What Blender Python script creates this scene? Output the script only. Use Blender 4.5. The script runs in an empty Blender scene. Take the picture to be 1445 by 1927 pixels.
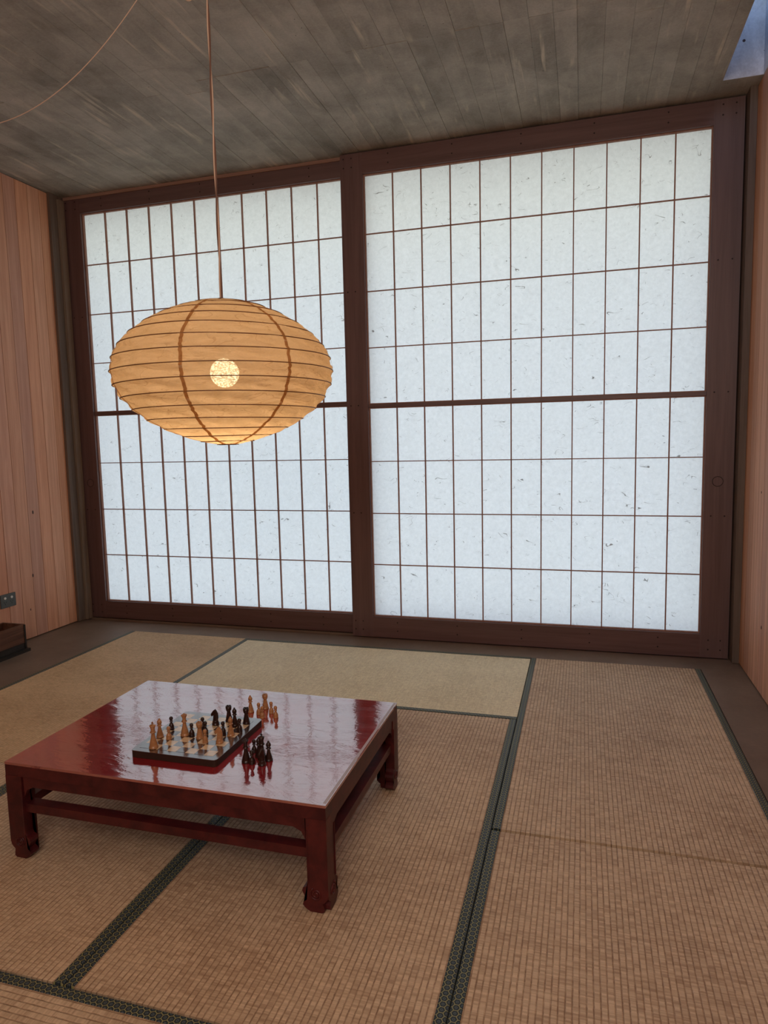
import bpy, bmesh, math, random
from mathutils import Vector, Matrix
random.seed(7)
S = 0.9            # one tatami width in metres; all lengths below are in tatami widths
scn = bpy.context.scene
C = scn.collection

# ------------------------------------------------------------------ camera
def look(yaw, pitch, roll):
    a, b, c = map(math.radians, (yaw, pitch, roll))
    f = Vector((math.sin(a)*math.cos(b), math.cos(a)*math.cos(b), math.sin(b)))
    r0 = Vector((math.cos(a), -math.sin(a), 0)); u0 = r0.cross(f)
    r = math.cos(c)*r0 + math.sin(c)*u0; u = -math.sin(c)*r0 + math.cos(c)*u0
    return Matrix((r, u, -f)).transposed()
cd = bpy.data.cameras.new('camera'); cam = bpy.data.objects.new('camera', cd); C.objects.link(cam)
cam.matrix_world = Matrix.Translation(Vector((2.30675, -4.32479, 1.41439))*S) @ look(-16.36353, -6.08889, -1.30319).to_4x4()
cd.sensor_fit = 'HORIZONTAL'; cd.sensor_width = 36; cd.lens = 36*1276.34/1445
cd.clip_start = 0.02
scn.camera = cam
# ------------------------------------------------------------------ world: bright haze, blue overhead
w = bpy.data.worlds.new('world'); scn.world = w; w.use_nodes = True
nt = w.node_tree; nt.nodes.clear()
out = nt.nodes.new('ShaderNodeOutputWorld'); bg = nt.nodes.new('ShaderNodeBackground')
tc = nt.nodes.new('ShaderNodeTexCoord'); sp = nt.nodes.new('ShaderNodeSeparateXYZ'); cr = nt.nodes.new('ShaderNodeValToRGB')
nt.links.new(tc.outputs['Generated'], sp.inputs[0]); nt.links.new(sp.outputs[2], cr.inputs[0])
nt.links.new(cr.outputs[0], bg.inputs[0]); nt.links.new(bg.outputs[0], out.inputs[0])
cr.color_ramp.elements[0].position = 0.0; cr.color_ramp.elements[0].color = (0.885, 1.0, 1.0, 1)
cr.color_ramp.elements[1].position = 0.80; cr.color_ramp.elements[1].color = (0.09, 0.34, 1.0, 1)
e = cr.color_ramp.elements.new(0.22); e.color = (0.88, 0.99, 1.0, 1)
bg.inputs[1].default_value = 1.76
# ------------------------------------------------------------------ added fill lights, out of view, to brighten the dim room
def area(name, loc, target, sx, sy, power, col):
    l = bpy.data.lights.new(name, 'AREA'); l.shape = 'RECTANGLE'; l.size = sx*S; l.size_y = sy*S; l.energy = power; l.color = col
    o = bpy.data.objects.new(name, l); C.objects.link(o); o.location = Vector(loc)*S
    o.rotation_euler = (Vector(target)-Vector(loc)).to_track_quat('-Z', 'Y').to_euler(); return o
area('overhead_fill_light', (2.1, -3.3, 3.30), (2.1, -3.3, 0), 2.6, 1.8, 6, (1.0, 0.86, 0.74))  # added overhead fill shining straight down, no actual fitting
area('rear_fill_light', (2.2, -5.4, 2.6), (1.2, 0.2, 1.7), 1.6, 1.2, 38, (1.0, 0.86, 0.76))  # added fill from behind the camera, aimed towards the screens
scn.view_settings.view_transform = 'Standard'; scn.view_settings.look = 'None'
scn.view_settings.exposure = 0.0; scn.view_settings.gamma = 1.0; scn.view_settings.use_curve_mapping = False

# ------------------------------------------------------------------ node helpers
class N:
    def __init__(s, name):
        s.m = bpy.data.materials.new(name); s.m.use_nodes = True; s.t = s.m.node_tree; s.t.nodes.clear()
        s.out = s.n('ShaderNodeOutputMaterial')
    def n(s, typ, **kw):
        x = s.t.nodes.new(typ)
        for k, v in kw.items(): setattr(x, k, v)
        return x
    def put(s, sock, v):
        if v is None: return
        if hasattr(v, 'is_output'): s.t.links.new(v, sock)
        elif isinstance(v, (tuple, list)) and len(v) == 3 and sock.type == 'RGBA': sock.default_value = (*v, 1)
        else: sock.default_value = v
    def math(s, op, a, b=None, c=None, clamp=False):
        x = s.n('ShaderNodeMath', operation=op, use_clamp=clamp); s.put(x.inputs[0], a)
        if b is not None: s.put(x.inputs[1], b)
        if c is not None: s.put(x.inputs[2], c)
        return x.outputs[0]
    def co(s, which='Object', rnd=0.0):
        o = s.n('ShaderNodeTexCoord').outputs[which]
        if rnd:
            oi = s.n('ShaderNodeObjectInfo').outputs['Random']
            cx = s.n('ShaderNodeCombineXYZ'); s.put(cx.inputs[0], s.math('MULTIPLY', oi, rnd)); s.put(cx.inputs[1], s.math('MULTIPLY', oi, rnd*1.7)); s.put(cx.inputs[2], s.math('MULTIPLY', oi, rnd*2.3))
            va = s.n('ShaderNodeVectorMath', operation='ADD'); s.put(va.inputs[0], o); s.put(va.inputs[1], cx.outputs[0]); o = va.outputs[0]
        return o
    def scale(s, v, sc):
        m = s.n('ShaderNodeMapping'); s.put(m.inputs['Vector'], v); m.inputs['Scale'].default_value = sc; return m.outputs[0]
    def noise(s, v, scale=5, detail=3, rough=0.5, dist=0.0, out=0):
        x = s.n('ShaderNodeTexNoise'); s.put(x.inputs['Vector'], v); x.inputs['Scale'].default_value = scale
        x.inputs['Detail'].default_value = detail; x.inputs['Roughness'].default_value = rough; x.inputs['Distortion'].default_value = dist
        return x.outputs[out]
    def ramp(s, f, pts, interp='LINEAR'):
        r = s.n('ShaderNodeValToRGB'); r.color_ramp.interpolation = interp; s.put(r.inputs[0], f); el = r.color_ramp.elements
        while len(el) < len(pts): el.new(0.5)
        for e_, (p, c) in zip(el, pts):
            e_.position = p; e_.color = (*c, 1) if isinstance(c, (tuple, list)) else (c, c, c, 1)
        return r.outputs[0]
    def mix(s, f, a, b, mode='MIX'):
        x = s.n('ShaderNodeMix', data_type='RGBA', blend_type=mode); s.put(x.inputs[0], f); s.put(x.inputs[6], a); s.put(x.inputs[7], b); return x.outputs[2]
    def xyz(s, v):
        x = s.n('ShaderNodeSeparateXYZ'); s.put(x.inputs[0], v); return x.outputs
    def cxyz(s, a, b, c):
        x = s.n('ShaderNodeCombineXYZ'); s.put(x.inputs[0], a); s.put(x.inputs[1], b); s.put(x.inputs[2], c); return x.outputs[0]
    def bump(s, h, strength=0.3, dist=0.002, nrm=None):
        x = s.n('ShaderNodeBump'); s.put(x.inputs['Height'], h); x.inputs['Strength'].default_value = strength; x.inputs['Distance'].default_value = dist
        if nrm is not None: s.put(x.inputs['Normal'], nrm)
        return x.outputs[0]
    def bsdf(s, col, rough=0.5, nrm=None, spec=0.5, metal=0, coat=0, coat_rough=0.05, coat_ior=1.5, coat_n=None):
        b = s.n('ShaderNodeBsdfPrincipled'); s.put(b.inputs['Base Color'], col); s.put(b.inputs['Roughness'], rough)
        s.put(b.inputs['Normal'], nrm); b.inputs['Specular IOR Level'].default_value = spec; b.inputs['Metallic'].default_value = metal
        b.inputs['Coat Weight'].default_value = coat; b.inputs['Coat Roughness'].default_value = coat_rough; b.inputs['Coat IOR'].default_value = coat_ior
        s.put(b.inputs['Coat Normal'], coat_n)
        s.t.links.new(b.outputs[0], s.out.inputs[0]); return s.m

# ------------------------------------------------------------------ materials
def wood(name, c1, c2, axis=2, rnd=3.0, spread=0.0, rough=0.55, fine=1.0, spec=0.3):
    n = N(name); co = n.co('Object', rnd)
    sc = [26.0, 26.0, 26.0]; sc[axis] = 1.1
    v = n.scale(co, sc)
    a = n.noise(v, 1.2, 5, 0.6, 0.6)
    sc2 = [170.0]*3; sc2[axis] = 5.0
    b = n.noise(n.scale(co, sc2), 1.0, 3, 0.6)
    f = n.math('ADD', n.math('MULTIPLY', a, 0.75), n.math('MULTIPLY', b, 0.25*fine))
    col = n.ramp(f, [(0.3, c1), (0.62, c2)])
    if spread:
        oi = n.n('ShaderNodeObjectInfo').outputs['Random']
        hs = n.n('ShaderNodeHueSaturation'); n.put(hs.inputs['Color'], col)
        n.put(hs.inputs['Value'], n.math('MULTIPLY_ADD', oi, spread, 1-spread/2))
        n.put(hs.inputs['Saturation'], n.math('MULTIPLY_ADD', n.math('FRACT', n.math('MULTIPLY', oi, 7.3)), 0.16, 0.90))
        n.put(hs.inputs['Hue'], n.math('MULTIPLY_ADD', n.math('FRACT', n.math('MULTIPLY', oi, 13.7)), 0.007, 0.4965))
        col = hs.outputs[0]
    return n.bsdf(col, rough, n.bump(f, 0.12, 0.001), spec)

M = {}
M['cedar'] = wood('cedar_plank', (0.52, 0.235, 0.135), (0.72, 0.375, 0.235), 2, 5.0, 0.26)
M['frame'] = wood('dark_frame_wood', (0.105, 0.056, 0.050), (0.155, 0.086, 0.077), 2, 4.0, 0.10, 0.45, 1.0, 0.5)
M['frame_x'] = wood('dark_frame_wood_flat', (0.105, 0.056, 0.050), (0.155, 0.086, 0.077), 0, 4.0, 0.10, 0.45, 1.0, 0.5)
M['kumiko'] = wood('lattice_wood', (0.24, 0.11, 0.075), (0.36, 0.18, 0.12), 2, 2.0)
M['rail'] = wood('pale_rail_wood', (0.26, 0.15, 0.11), (0.38, 0.23, 0.17), 0, 2.0)
M['rail_v'] = wood('pale_stop_wood', (0.17, 0.125, 0.09), (0.27, 0.205, 0.15), 2, 2.0)
M['jamb'] = wood('grey_jamb_wood', (0.11, 0.080, 0.062), (0.18, 0.135, 0.105), 2, 2.0)
n = N('peg'); M['peg'] = n.bsdf((0.02, 0.010, 0.008), 0.7)
n = N('dark_knot'); M['knot'] = n.bsdf((0.05, 0.016, 0.010), 0.6)

# floor: smooth brown boards around the mats
n = N('brown_floor'); co = n.co()
f = n.noise(n.scale(co, (1.2, 1.2, 1.2)), 2.0, 5, 0.6); f2 = n.noise(co, 60, 3, 0.6)
col = n.ramp(n.math('MULTIPLY_ADD', f2, 0.2, n.math('MULTIPLY', f, 0.8)), [(0.35, (0.16, 0.105, 0.072)), (0.65, (0.235, 0.165, 0.118))])
M['floor'] = n.bsdf(col, 0.5, n.bump(f2, 0.1, 0.001), 0.3)

# board-marked concrete
def concrete(name, base, board=True):
    n = N(name); co = n.co()
    x, y, z = n.xyz(co)
    if board:
        at = n.n('ShaderNodeAttribute', attribute_name='board').outputs['Fac']
        vs = n.cxyz(n.math('MULTIPLY', x, 10.0), n.math('MULTIPLY', y, 2.2), n.math('MULTIPLY', at, 40.0))
    else:
        at = 0.5
        vs = n.cxyz(n.math('MULTIPLY', x, 5.0), n.math('MULTIPLY', y, 5.0), n.math('MULTIPLY', z, 1.4))
    grain = n.noise(vs, 1.0, 6, 0.62, 0.4)
    blot = n.noise(co, 3.2, 8, 0.68, 0.4)
    fine = n.noise(co, 90, 3, 0.7)
    f = n.math('ADD', n.math('MULTIPLY', grain, 0.26), n.math('ADD', n.math('MULTIPLY', blot, 0.50), n.math('MULTIPLY_ADD', at, 0.07, 0.03) if board else 0.06))
    f = n.math('ADD', f, n.math('MULTIPLY', fine, 0.14))
    col = n.ramp(f, [(0.36, tuple(c*0.60 for c in base)), (0.50, base), (0.66, tuple(min(1, c*1.5) for c in base))])
    if board:
        # pale laitance streaks left along the board joints
        sx = n.noise(n.cxyz(n.math('MULTIPLY', x, 22.0), n.math('MULTIPLY', y, 1.6), 3.1), 1.0, 4, 0.55, 0.2)
        br = n.noise(n.cxyz(n.math('MULTIPLY', x, 3.0), n.math('MULTIPLY', y, 2.2), 9.1), 1.0, 4, 0.6)
        st = n.math('MULTIPLY', n.ramp(sx, [(0.57, 0.0), (0.66, 1.0)]), n.ramp(br, [(0.46, 0.0), (0.60, 1.0)]))
        col = n.mix(n.math('MULTIPLY', st, 0.8), col, (base[0]*1.9, base[1]*1.8, base[2]*1.65))
    # dark pinholes
    vo = n.n('ShaderNodeTexVoronoi'); n.put(vo.inputs['Vector'], co); vo.inputs['Scale'].default_value = 26
    rsel = n.math('GREATER_THAN', n.xyz(vo.outputs['Color'])[0], 0.72)
    hole = n.math('MULTIPLY', n.math('LESS_THAN', vo.outputs['Distance'], 0.055), rsel)
    col = n.mix(hole, col, (0.03, 0.025, 0.02))
    h = n.math('SUBTRACT', n.math('MULTIPLY_ADD', fine, 0.25, grain), n.math('MULTIPLY', hole, 1.5))
    return n.bsdf(col, 0.85, n.bump(h, 0.35, 0.003), 0.2)
M['concrete'] = concrete('board_marked_concrete', (0.34, 0.315, 0.265))
M['concrete_shaft'] = concrete('shaft_concrete', (0.58, 0.58, 0.58), False)

# tatami: u across ribs, v along them; object space, mat centred on its origin with local y = long side
def tatami(name, c_lo, c_hi, groove, amt, pitch):
    n = N(name); co = n.co('Object'); x, y, z = n.xyz(co)
    oi = n.n('ShaderNodeObjectInfo').outputs['Random']
    off = n.math('MULTIPLY', oi, 31.0)
    u = n.math('DIVIDE', x, pitch)                       # rib index
    fr = n.math('FRACT', n.math('ADD', u, 500.0)); d = n.math('ABSOLUTE', n.math('SUBTRACT', fr, 0.5))  # 0 mid rib, .5 groove
    cell = n.math('FLOOR', n.math('ADD', u, 500.0))
    rush = n.noise(n.cxyz(n.math('MULTIPLY', cell, 7.7), n.math('MULTIPLY', y, 150.0), off), 1.0, 2, 0.5)
    rush2 = n.noise(n.cxyz(n.math('MULTIPLY', x, 9.0), n.math('MULTIPLY', y, 260.0), off), 1.0, 3, 0.6)
    blob = n.noise(n.cxyz(n.math('MULTIPLY', x, 2.0), n.math('MULTIPLY', y, 2.0), off), 1.0, 4, 0.6)
    cellv = n.noise(n.cxyz(n.math('MULTIPLY', cell, 3.3), n.math('MULTIPLY', y, 48.0), off), 1.0, 2, 0.6)
    f = n.math('ADD', n.math('MULTIPLY', rush, 0.28), n.math('ADD', n.math('MULTIPLY', rush2, 0.26), n.math('ADD', n.math('MULTIPLY', blob, 0.26), n.math('MULTIPLY', cellv, 0.20))))
    col = n.ramp(f, [(0.40, c_lo), (0.575, c_hi)])
    brk = n.noise(n.cxyz(n.math('MULTIPLY', cell, 5.1), n.math('MULTIPLY', y, 34.0), off), 1.0, 2, 0.6)
    g = n.ramp(n.math('ADD', d, n.math('MULTIPLY', n.math('SUBTRACT', rush, 0.5), 0.22)), [(0.36, 0.0), (0.47, 1.0)])
    col = n.mix(n.math('MULTIPLY', g, n.math('MULTIPLY', n.ramp(brk, [(0.36, 0.25), (0.58, 1.0)]), amt)), col, groove)
    return n.bsdf(col, 0.6, n.bump(n.math('SUBTRACT', n.math('MULTIPLY', rush2, 0.6), g), 0.5, 0.0012), 0.3)
PITCH = 0.0155
M['tatami'] = tatami('aged_rush', (0.385, 0.25, 0.15), (0.68, 0.495, 0.32), (0.21, 0.115, 0.065), 0.85, PITCH)
M['tatami_gold'] = tatami('golden_rush', (0.45, 0.29, 0.15), (0.73, 0.505, 0.28), (0.24, 0.13, 0.055), 0.6, PITCH)
M['tatami_new'] = tatami('pale_rush', (0.66, 0.56, 0.37), (0.90, 0.80, 0.56), (0.33, 0.25, 0.14), 0.6, PITCH)

# edging brocade: yellow hexagon net on blue-green cloth (local x runs along the strip)
def brocade(name, ground, line):
    n = N(name); co = n.co('Object'); x, y, z = n.xyz(co); s_ = 0.0158
    px = n.math('DIVIDE', n.math('ADD', x, 5.0), s_); py = n.math('DIVIDE', n.math('ADD', y, 5.0+0.25*s_*1.732), s_)
    def cell(ox, oy):
        gx = n.math('SUBTRACT', n.math('FRACT', n.math('SUBTRACT', px, ox)), 0.5)
        gy = n.math('MULTIPLY', n.math('SUBTRACT', n.math('FRACT', n.math('SUBTRACT', n.math('DIVIDE', py, 1.7320508), oy)), 0.5), 1.7320508)
        return gx, gy, n.math('ADD', n.math('MULTIPLY', gx, gx), n.math('MULTIPLY', gy, gy))
    ax, ay, al = cell(0, 0); bx, by, bl = cell(0.5, 0.5)
    lt = n.math('LESS_THAN', al, bl)
    def sel(a, b): return n.math('ADD', n.math('MULTIPLY', lt, a), n.math('MULTIPLY', n.math('SUBTRACT', 1.0, lt), b))
    gx = n.math('ABSOLUTE', sel(ax, bx)); gy = n.math('ABSOLUTE', sel(ay, by))
    hd = n.math('MAXIMUM', gx, n.math('ADD', n.math('MULTIPLY', gx, 0.5), n.math('MULTIPLY', gy, 0.8660254)))
    ln = n.math('GREATER_THAN', hd, 0.452)
    ring = n.math('MULTIPLY', n.math('GREATER_THAN', hd, 0.10), n.math('LESS_THAN', hd, 0.19))
    nz = n.noise(n.scale(co, (900, 900, 900)), 1, 2, 0.5)
    col = n.mix(n.math('MULTIPLY', ring, 0.6), ground, (0.14, 0.18, 0.20))
    col = n.mix(n.math('MULTIPLY', ln, n.math('MULTIPLY_ADD', nz, 0.5, 0.55)), col, line)
    return n.bsdf(col, 0.55, n.bump(nz, 0.3, 0.0005), 0.4)
M['brocade'] = brocade('hexagon_brocade', (0.022, 0.032, 0.036), (0.42, 0.38, 0.15))

# washi in the screens
n = N('washi_screen'); co = n.co('Object', 9.0)
mott = n.noise(co, 55, 4, 0.7, 0.5)
col = n.ramp(mott, [(0.3, (0.82, 0.815, 0.80)), (0.7, (0.91, 0.905, 0.89))])
hor = n.noise(n.scale(co, (14, 14, 110)), 1.0, 3, 0.6)
col = n.mix(n.math('MULTIPLY', n.ramp(hor, [(0.60, 0.0), (0.75, 1.0)]), 0.10), col, (0.66, 0.64, 0.61))
def fibres(scale, seed, width, t0, t1):
    v = n.n('ShaderNodeVectorMath', operation='ADD'); n.put(v.inputs[0], n.scale(co, (1, 1, 1.9))); v.inputs[1].default_value = (seed, seed*1.3, seed*0.7)
    a = n.noise(v.outputs[0], scale, 1, 0.35, 0.8)
    line = n.math('LESS_THAN', n.math('ABSOLUTE', n.math('SUBTRACT', a, 0.5)), width)
    b = n.noise(v.outputs[0], scale*1.5, 1, 0.4)
    return n.math('MULTIPLY', line, n.ramp(b, [(t0, 0.0), (t1, 1.0)]))
fb = n.math('ADD', fibres(9, 3.0, 0.0042, 0.62, 0.64), fibres(13, 8.0, 0.0042, 0.63, 0.65), clamp=True)
col = n.mix(n.math('MULTIPLY', fb, 0.62), col, (0.22, 0.19, 0.17))
tr = n.n('ShaderNodeBsdfTranslucent'); n.put(tr.inputs[0], col)
df = n.n('ShaderNodeBsdfDiffuse'); n.put(df.inputs[0], col); n.put(df.inputs['Normal'], n.bump(mott, 0.3, 0.001))
ms = n.n('ShaderNodeMixShader'); ms.inputs[0].default_value = 0.25
n.t.links.new(tr.outputs[0], ms.inputs[1]); n.t.links.new(df.outputs[0], ms.inputs[2]); n.t.links.new(ms.outputs[0], n.out.inputs[0]); M['washi'] = n.m

# lantern paper
def lantern_paper(name, c1, c2, see):
    n = N(name); co = n.co('Object')
    cre = n.noise(n.scale(co, (9, 9, 26)), 1.0, 4, 0.6, 1.6)
    thr = n.noise(n.scale(co, (160, 160, 260)), 1.0, 2, 0.6)
    col = n.ramp(n.math('MULTIPLY_ADD', thr, 0.3, n.math('MULTIPLY', cre, 0.7)), [(0.3, c1), (0.7, c2)])
    ck = n.math('LESS_THAN', n.math('ABSOLUTE', n.math('SUBTRACT', n.noise(n.scale(co, (5, 5, 22)), 1.0, 2, 0.5, 1.2), 0.5)), 0.008)
    col = n.mix(n.math('MULTIPLY', ck, 0.28), col, (c1[0]*0.55, c1[1]*0.42, c1[2]*0.3))
    bp = n.bump(cre, 0.6, 0.01)
    tr = n.n('ShaderNodeBsdfTranslucent'); n.put(tr.inputs[0], col)
    df = n.n('ShaderNodeBsdfDiffuse'); n.put(df.inputs[0], col); n.put(df.inputs['Normal'], bp); n.put(tr.inputs['Normal'], bp)
    ms = n.n('ShaderNodeMixShader'); ms.inputs[0].default_value = 0.40
    n.t.links.new(tr.outputs[0], ms.inputs[1]); n.t.links.new(df.outputs[0], ms.inputs[2])
    tp = n.n('ShaderNodeBsdfTransparent'); m2 = n.n('ShaderNodeMixShader')
    n.put(m2.inputs[0], n.math('MULTIPLY', n.ramp(thr, [(0.42, 0.25), (0.62, 1.0)]), see))
    n.t.links.new(ms.outputs[0], m2.inputs[1]); n.t.links.new(tp.outputs[0], m2.inputs[2]); n.t.links.new(m2.outputs[0], n.out.inputs[0]); return n.m
M['lantern'] = lantern_paper('lantern_paper', (0.56, 0.395, 0.235), (0.70, 0.515, 0.33), 0.12)
M['seam'] = lantern_paper('lantern_seam', (0.42, 0.22, 0.09), (0.52, 0.29, 0.13), 0.0)
n = N('bamboo_rib'); M['rib'] = n.bsdf((0.16, 0.06, 0.022), 0.6)
n = N('glowing_bulb'); em = n.n('ShaderNodeEmission'); em.inputs[0].default_value = (1.0, 0.80, 0.45, 1); em.inputs[1].default_value = 11.0
n.t.links.new(em.outputs[0], n.out.inputs[0]); M['bulb'] = n.m
n = N('brown_cord'); M['cord'] = n.bsdf((0.16, 0.075, 0.045), 0.6)
n = N('pale_cord'); M['cord_pale'] = n.bsdf((0.62, 0.42, 0.30), 0.5)
n = N('lamp_fitting'); M['fitting'] = n.bsdf((0.1, 0.1, 0.1), 0.4)

# red lacquer
n = N('red_lacquer_top'); co = n.co('Object')
a = n.noise(n.scale(co, (9, 22, 9)), 1.0, 4, 0.55, 0.6); b = n.noise(n.scale(co, (60, 20, 30)), 1.0, 3, 0.6)
cl = n.noise(n.scale(co, (3.0, 7.0, 3.0)), 1.0, 5, 0.6, 0.8)
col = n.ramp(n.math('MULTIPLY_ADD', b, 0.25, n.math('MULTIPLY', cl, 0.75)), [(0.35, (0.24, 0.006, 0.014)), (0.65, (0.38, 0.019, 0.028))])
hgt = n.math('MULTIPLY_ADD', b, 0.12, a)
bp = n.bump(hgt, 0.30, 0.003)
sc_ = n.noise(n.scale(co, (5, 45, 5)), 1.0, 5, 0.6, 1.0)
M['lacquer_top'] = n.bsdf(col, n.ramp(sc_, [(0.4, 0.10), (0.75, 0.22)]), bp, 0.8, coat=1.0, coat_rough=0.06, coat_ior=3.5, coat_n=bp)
n = N('red_lacquer_shaded'); co = n.co('Object', 3.0); cl = n.noise(co, 14, 5, 0.65, 0.5)  # shaded copy of the top's lacquer: colour darkened for the dimly lit sides
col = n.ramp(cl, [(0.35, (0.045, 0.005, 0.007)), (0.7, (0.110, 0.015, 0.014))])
M['lacquer'] = n.bsdf(col, 0.42, n.bump(cl, 0.15, 0.002), 0.4)
n = N('worn_edge'); M['worn'] = n.bsdf((0.40, 0.33, 0.34), 0.35)

# chess
def chesswood(name, c1, c2):
    n = N(name); co = n.co('Object', 2.0); a = n.noise(n.scale(co, (90, 90, 500)), 1.0, 3, 0.5)
    return n.bsdf(n.ramp(a, [(0.3, c1), (0.7, c2)]), 0.3, None, 0.5)
M['box'] = chesswood('boxwood', (0.32, 0.14, 0.052), (0.46, 0.22, 0.095))
M['ebony'] = chesswood('ebonised_wood', (0.014, 0.005, 0.004), (0.035, 0.012, 0.008))
M['walnut'] = chesswood('walnut_square', (0.10, 0.045, 0.03), (0.18, 0.085, 0.055))
M['maple'] = chesswood('maple_square', (0.62, 0.44, 0.25), (0.74, 0.55, 0.34))

n = N('outlet_plastic'); M['outlet'] = n.bsdf((0.085, 0.095, 0.088), 0.4)
n = N('switch_dolly'); M['dolly'] = n.bsdf((0.70, 0.70, 0.68), 0.3)
n = N('black_hole'); M['hole'] = n.bsdf((0.008, 0.008, 0.008), 0.7)
M['crate'] = wood('old_crate_wood', (0.050, 0.020, 0.012), (0.17, 0.065, 0.03), 1, 2.0, 0.2, 0.45)
M['crate_dark'] = wood('blackened_crate_wood', (0.012, 0.010, 0.009), (0.035, 0.028, 0.022), 1, 2.0, 0.0, 0.5)
n = N('outside_render'); M['outside'] = n.bsdf((0.55, 0.55, 0.55), 0.9)

# ------------------------------------------------------------------ geometry helpers (inputs in tatami widths)
def obj(name, bm, mat, parent=None, smooth=False, loc=(0, 0, 0), bevel=0.0):
    me = bpy.data.meshes.new(name)
    if bevel:
        bmesh.ops.bevel(bm, geom=[e_ for e_ in bm.edges if len(e_.link_faces) == 2 and e_.calc_face_angle(0) > 0.6], offset=bevel*S, segments=2, affect='EDGES', profile=0.6)
    bmesh.ops.recalc_face_normals(bm, faces=bm.faces)
    bm.to_mesh(me); bm.free(); me.materials.append(mat)
    if smooth: me.polygons.foreach_set('use_smooth', [True]*len(me.polygons))
    o = bpy.data.objects.new(name, me); C.objects.link(o); o.location = Vector(loc)*S
    if parent: o.parent = parent
    return o
def box(bm, x0, x1, y0, y1, z0, z1):
    vs = [bm.verts.new((x*S, y*S, z*S)) for x in (x0, x1) for y in (y0, y1) for z in (z0, z1)]
    for f_ in ((0, 1, 3, 2), (4, 6, 7, 5), (0, 4, 5, 1), (2, 3, 7, 6), (0, 2, 6, 4), (1, 5, 7, 3)): bm.faces.new([vs[i] for i in f_])
def boxo(name, b, mat, parent=None, bevel=0.0):
    """box object whose origin is its own centre"""
    cx, cy, cz = (b[0]+b[1])/2, (b[2]+b[3])/2, (b[4]+b[5])/2
    bm = bmesh.new(); box(bm, b[0]-cx, b[1]-cx, b[2]-cy, b[3]-cy, b[4]-cz, b[5]-cz)
    o = obj(name, bm, mat, None, False, (cx, cy, cz), bevel)
    if parent: o.parent = parent; o.location = Vector((cx, cy, cz))*S - parent.location
    return o
def lathe(bm, prof, seg=24, cx=0, cy=0, cz=0):
    rings = []
    for r, z in prof:
        if r < 1e-6: rings.append([bm.verts.new((cx*S, cy*S, (cz+z)*S))])
        else: rings.append([bm.verts.new(((cx+r*math.cos(2*math.pi*i/seg))*S, (cy+r*math.sin(2*math.pi*i/seg))*S, (cz+z)*S)) for i in range(seg)])
    for a, b in zip(rings, rings[1:]):
        for i in range(seg):
            j = (i+1) % seg
            if len(a) == 1 and len(b) == 1: continue
            if len(a) == 1: bm.faces.new((a[0], b[i], b[j]))
            elif len(b) == 1: bm.faces.new((a[i], a[j], b[0]))
            else: bm.faces.new((a[i], a[j], b[j], b[i]))
def tube(bm, pts, r, seg=8, closed=False):
    pts = [Vector(p)*S for p in pts]; rings = []; nrm = None; n_ = len(pts)
    for i, p in enumerate(pts):
        if closed: t = (pts[(i+1) % n_]-pts[i-1]).normalized()
        else: t = (pts[min(i+1, n_-1)]-pts[max(i-1, 0)]).normalized()
        if nrm is None: nrm = t.orthogonal().normalized()
        nrm = (nrm - t*nrm.dot(t)).normalized(); bn = t.cross(nrm)
        rr = (r(i/(n_-1)) if callable(r) else r)*S
        rings.append([bm.verts.new(p+rr*(math.cos(2*math.pi*k/seg)*nrm+math.sin(2*math.pi*k/seg)*bn)) for k in range(seg)])
    prs = list(zip(rings, rings[1:]))
    if closed: prs.append((rings[-1], rings[0]))
    for a, b in prs:
        for k in range(seg): bm.faces.new((a[k], a[(k+1) % seg], b[(k+1) % seg], b[k]))
    if not closed: bm.faces.new(rings[0][::-1]); bm.faces.new(rings[-1])
def prism(bm, poly, ax, d0, d1):
    """extrude polygon (pairs) along axis ax from d0 to d1; ax 0: (y,z), 1: (x,z), 2: (x,y)"""
    def mk(p, d):
        q = {0: (d, p[0], p[1]), 1: (p[0], d, p[1]), 2: (p[0], p[1], d)}[ax]
        return bm.verts.new(Vector(q)*S)
    a = [mk(p, d0) for p in poly]; b = [mk(p, d1) for p in poly]; n_ = len(poly)
    f1 = bm.faces.new(a); f2 = bm.faces.new(b[::-1])
    for i in range(n_): bm.faces.new((a[i], b[i], b[(i+1) % n_], a[(i+1) % n_]))
    bmesh.ops.triangulate(bm, faces=[f1, f2])
def empty(name, loc, label=None, cat=None, group=None, rz=0.0):
    o = bpy.data.objects.new(name, None); C.objects.link(o); o.location = Vector(loc)*S; o.rotation_euler.z = rz; o.empty_display_size = 0.05
    if label: o['label'] = label
    if cat: o['category'] = cat
    if group: o['group'] = group
    return o
def struct(o, label=None):
    o['kind'] = 'structure'
    if label: o['label'] = label
    return o
def tag(o, label, cat, group=None):
    o['label'] = label; o['category'] = cat
    if group: o['group'] = group
    return o
def dup(root, loc=None, rz=None):
    r = root.copy(); C.objects.link(r)
    if loc is not None: r.location = Vector(loc)*S
    if rz is not None: r.rotation_euler.z = rz
    for ch in list(root.children):
        c = ch.copy(); C.objects.link(c); c.parent = r
        for g in list(ch.children):
            d = g.copy(); C.objects.link(d); d.parent = c
    return r

XL, XR, YB, ZC = -1.63, 3.237, -6.0, 3.345
YW = 0.36        # plane behind the door tracks
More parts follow.
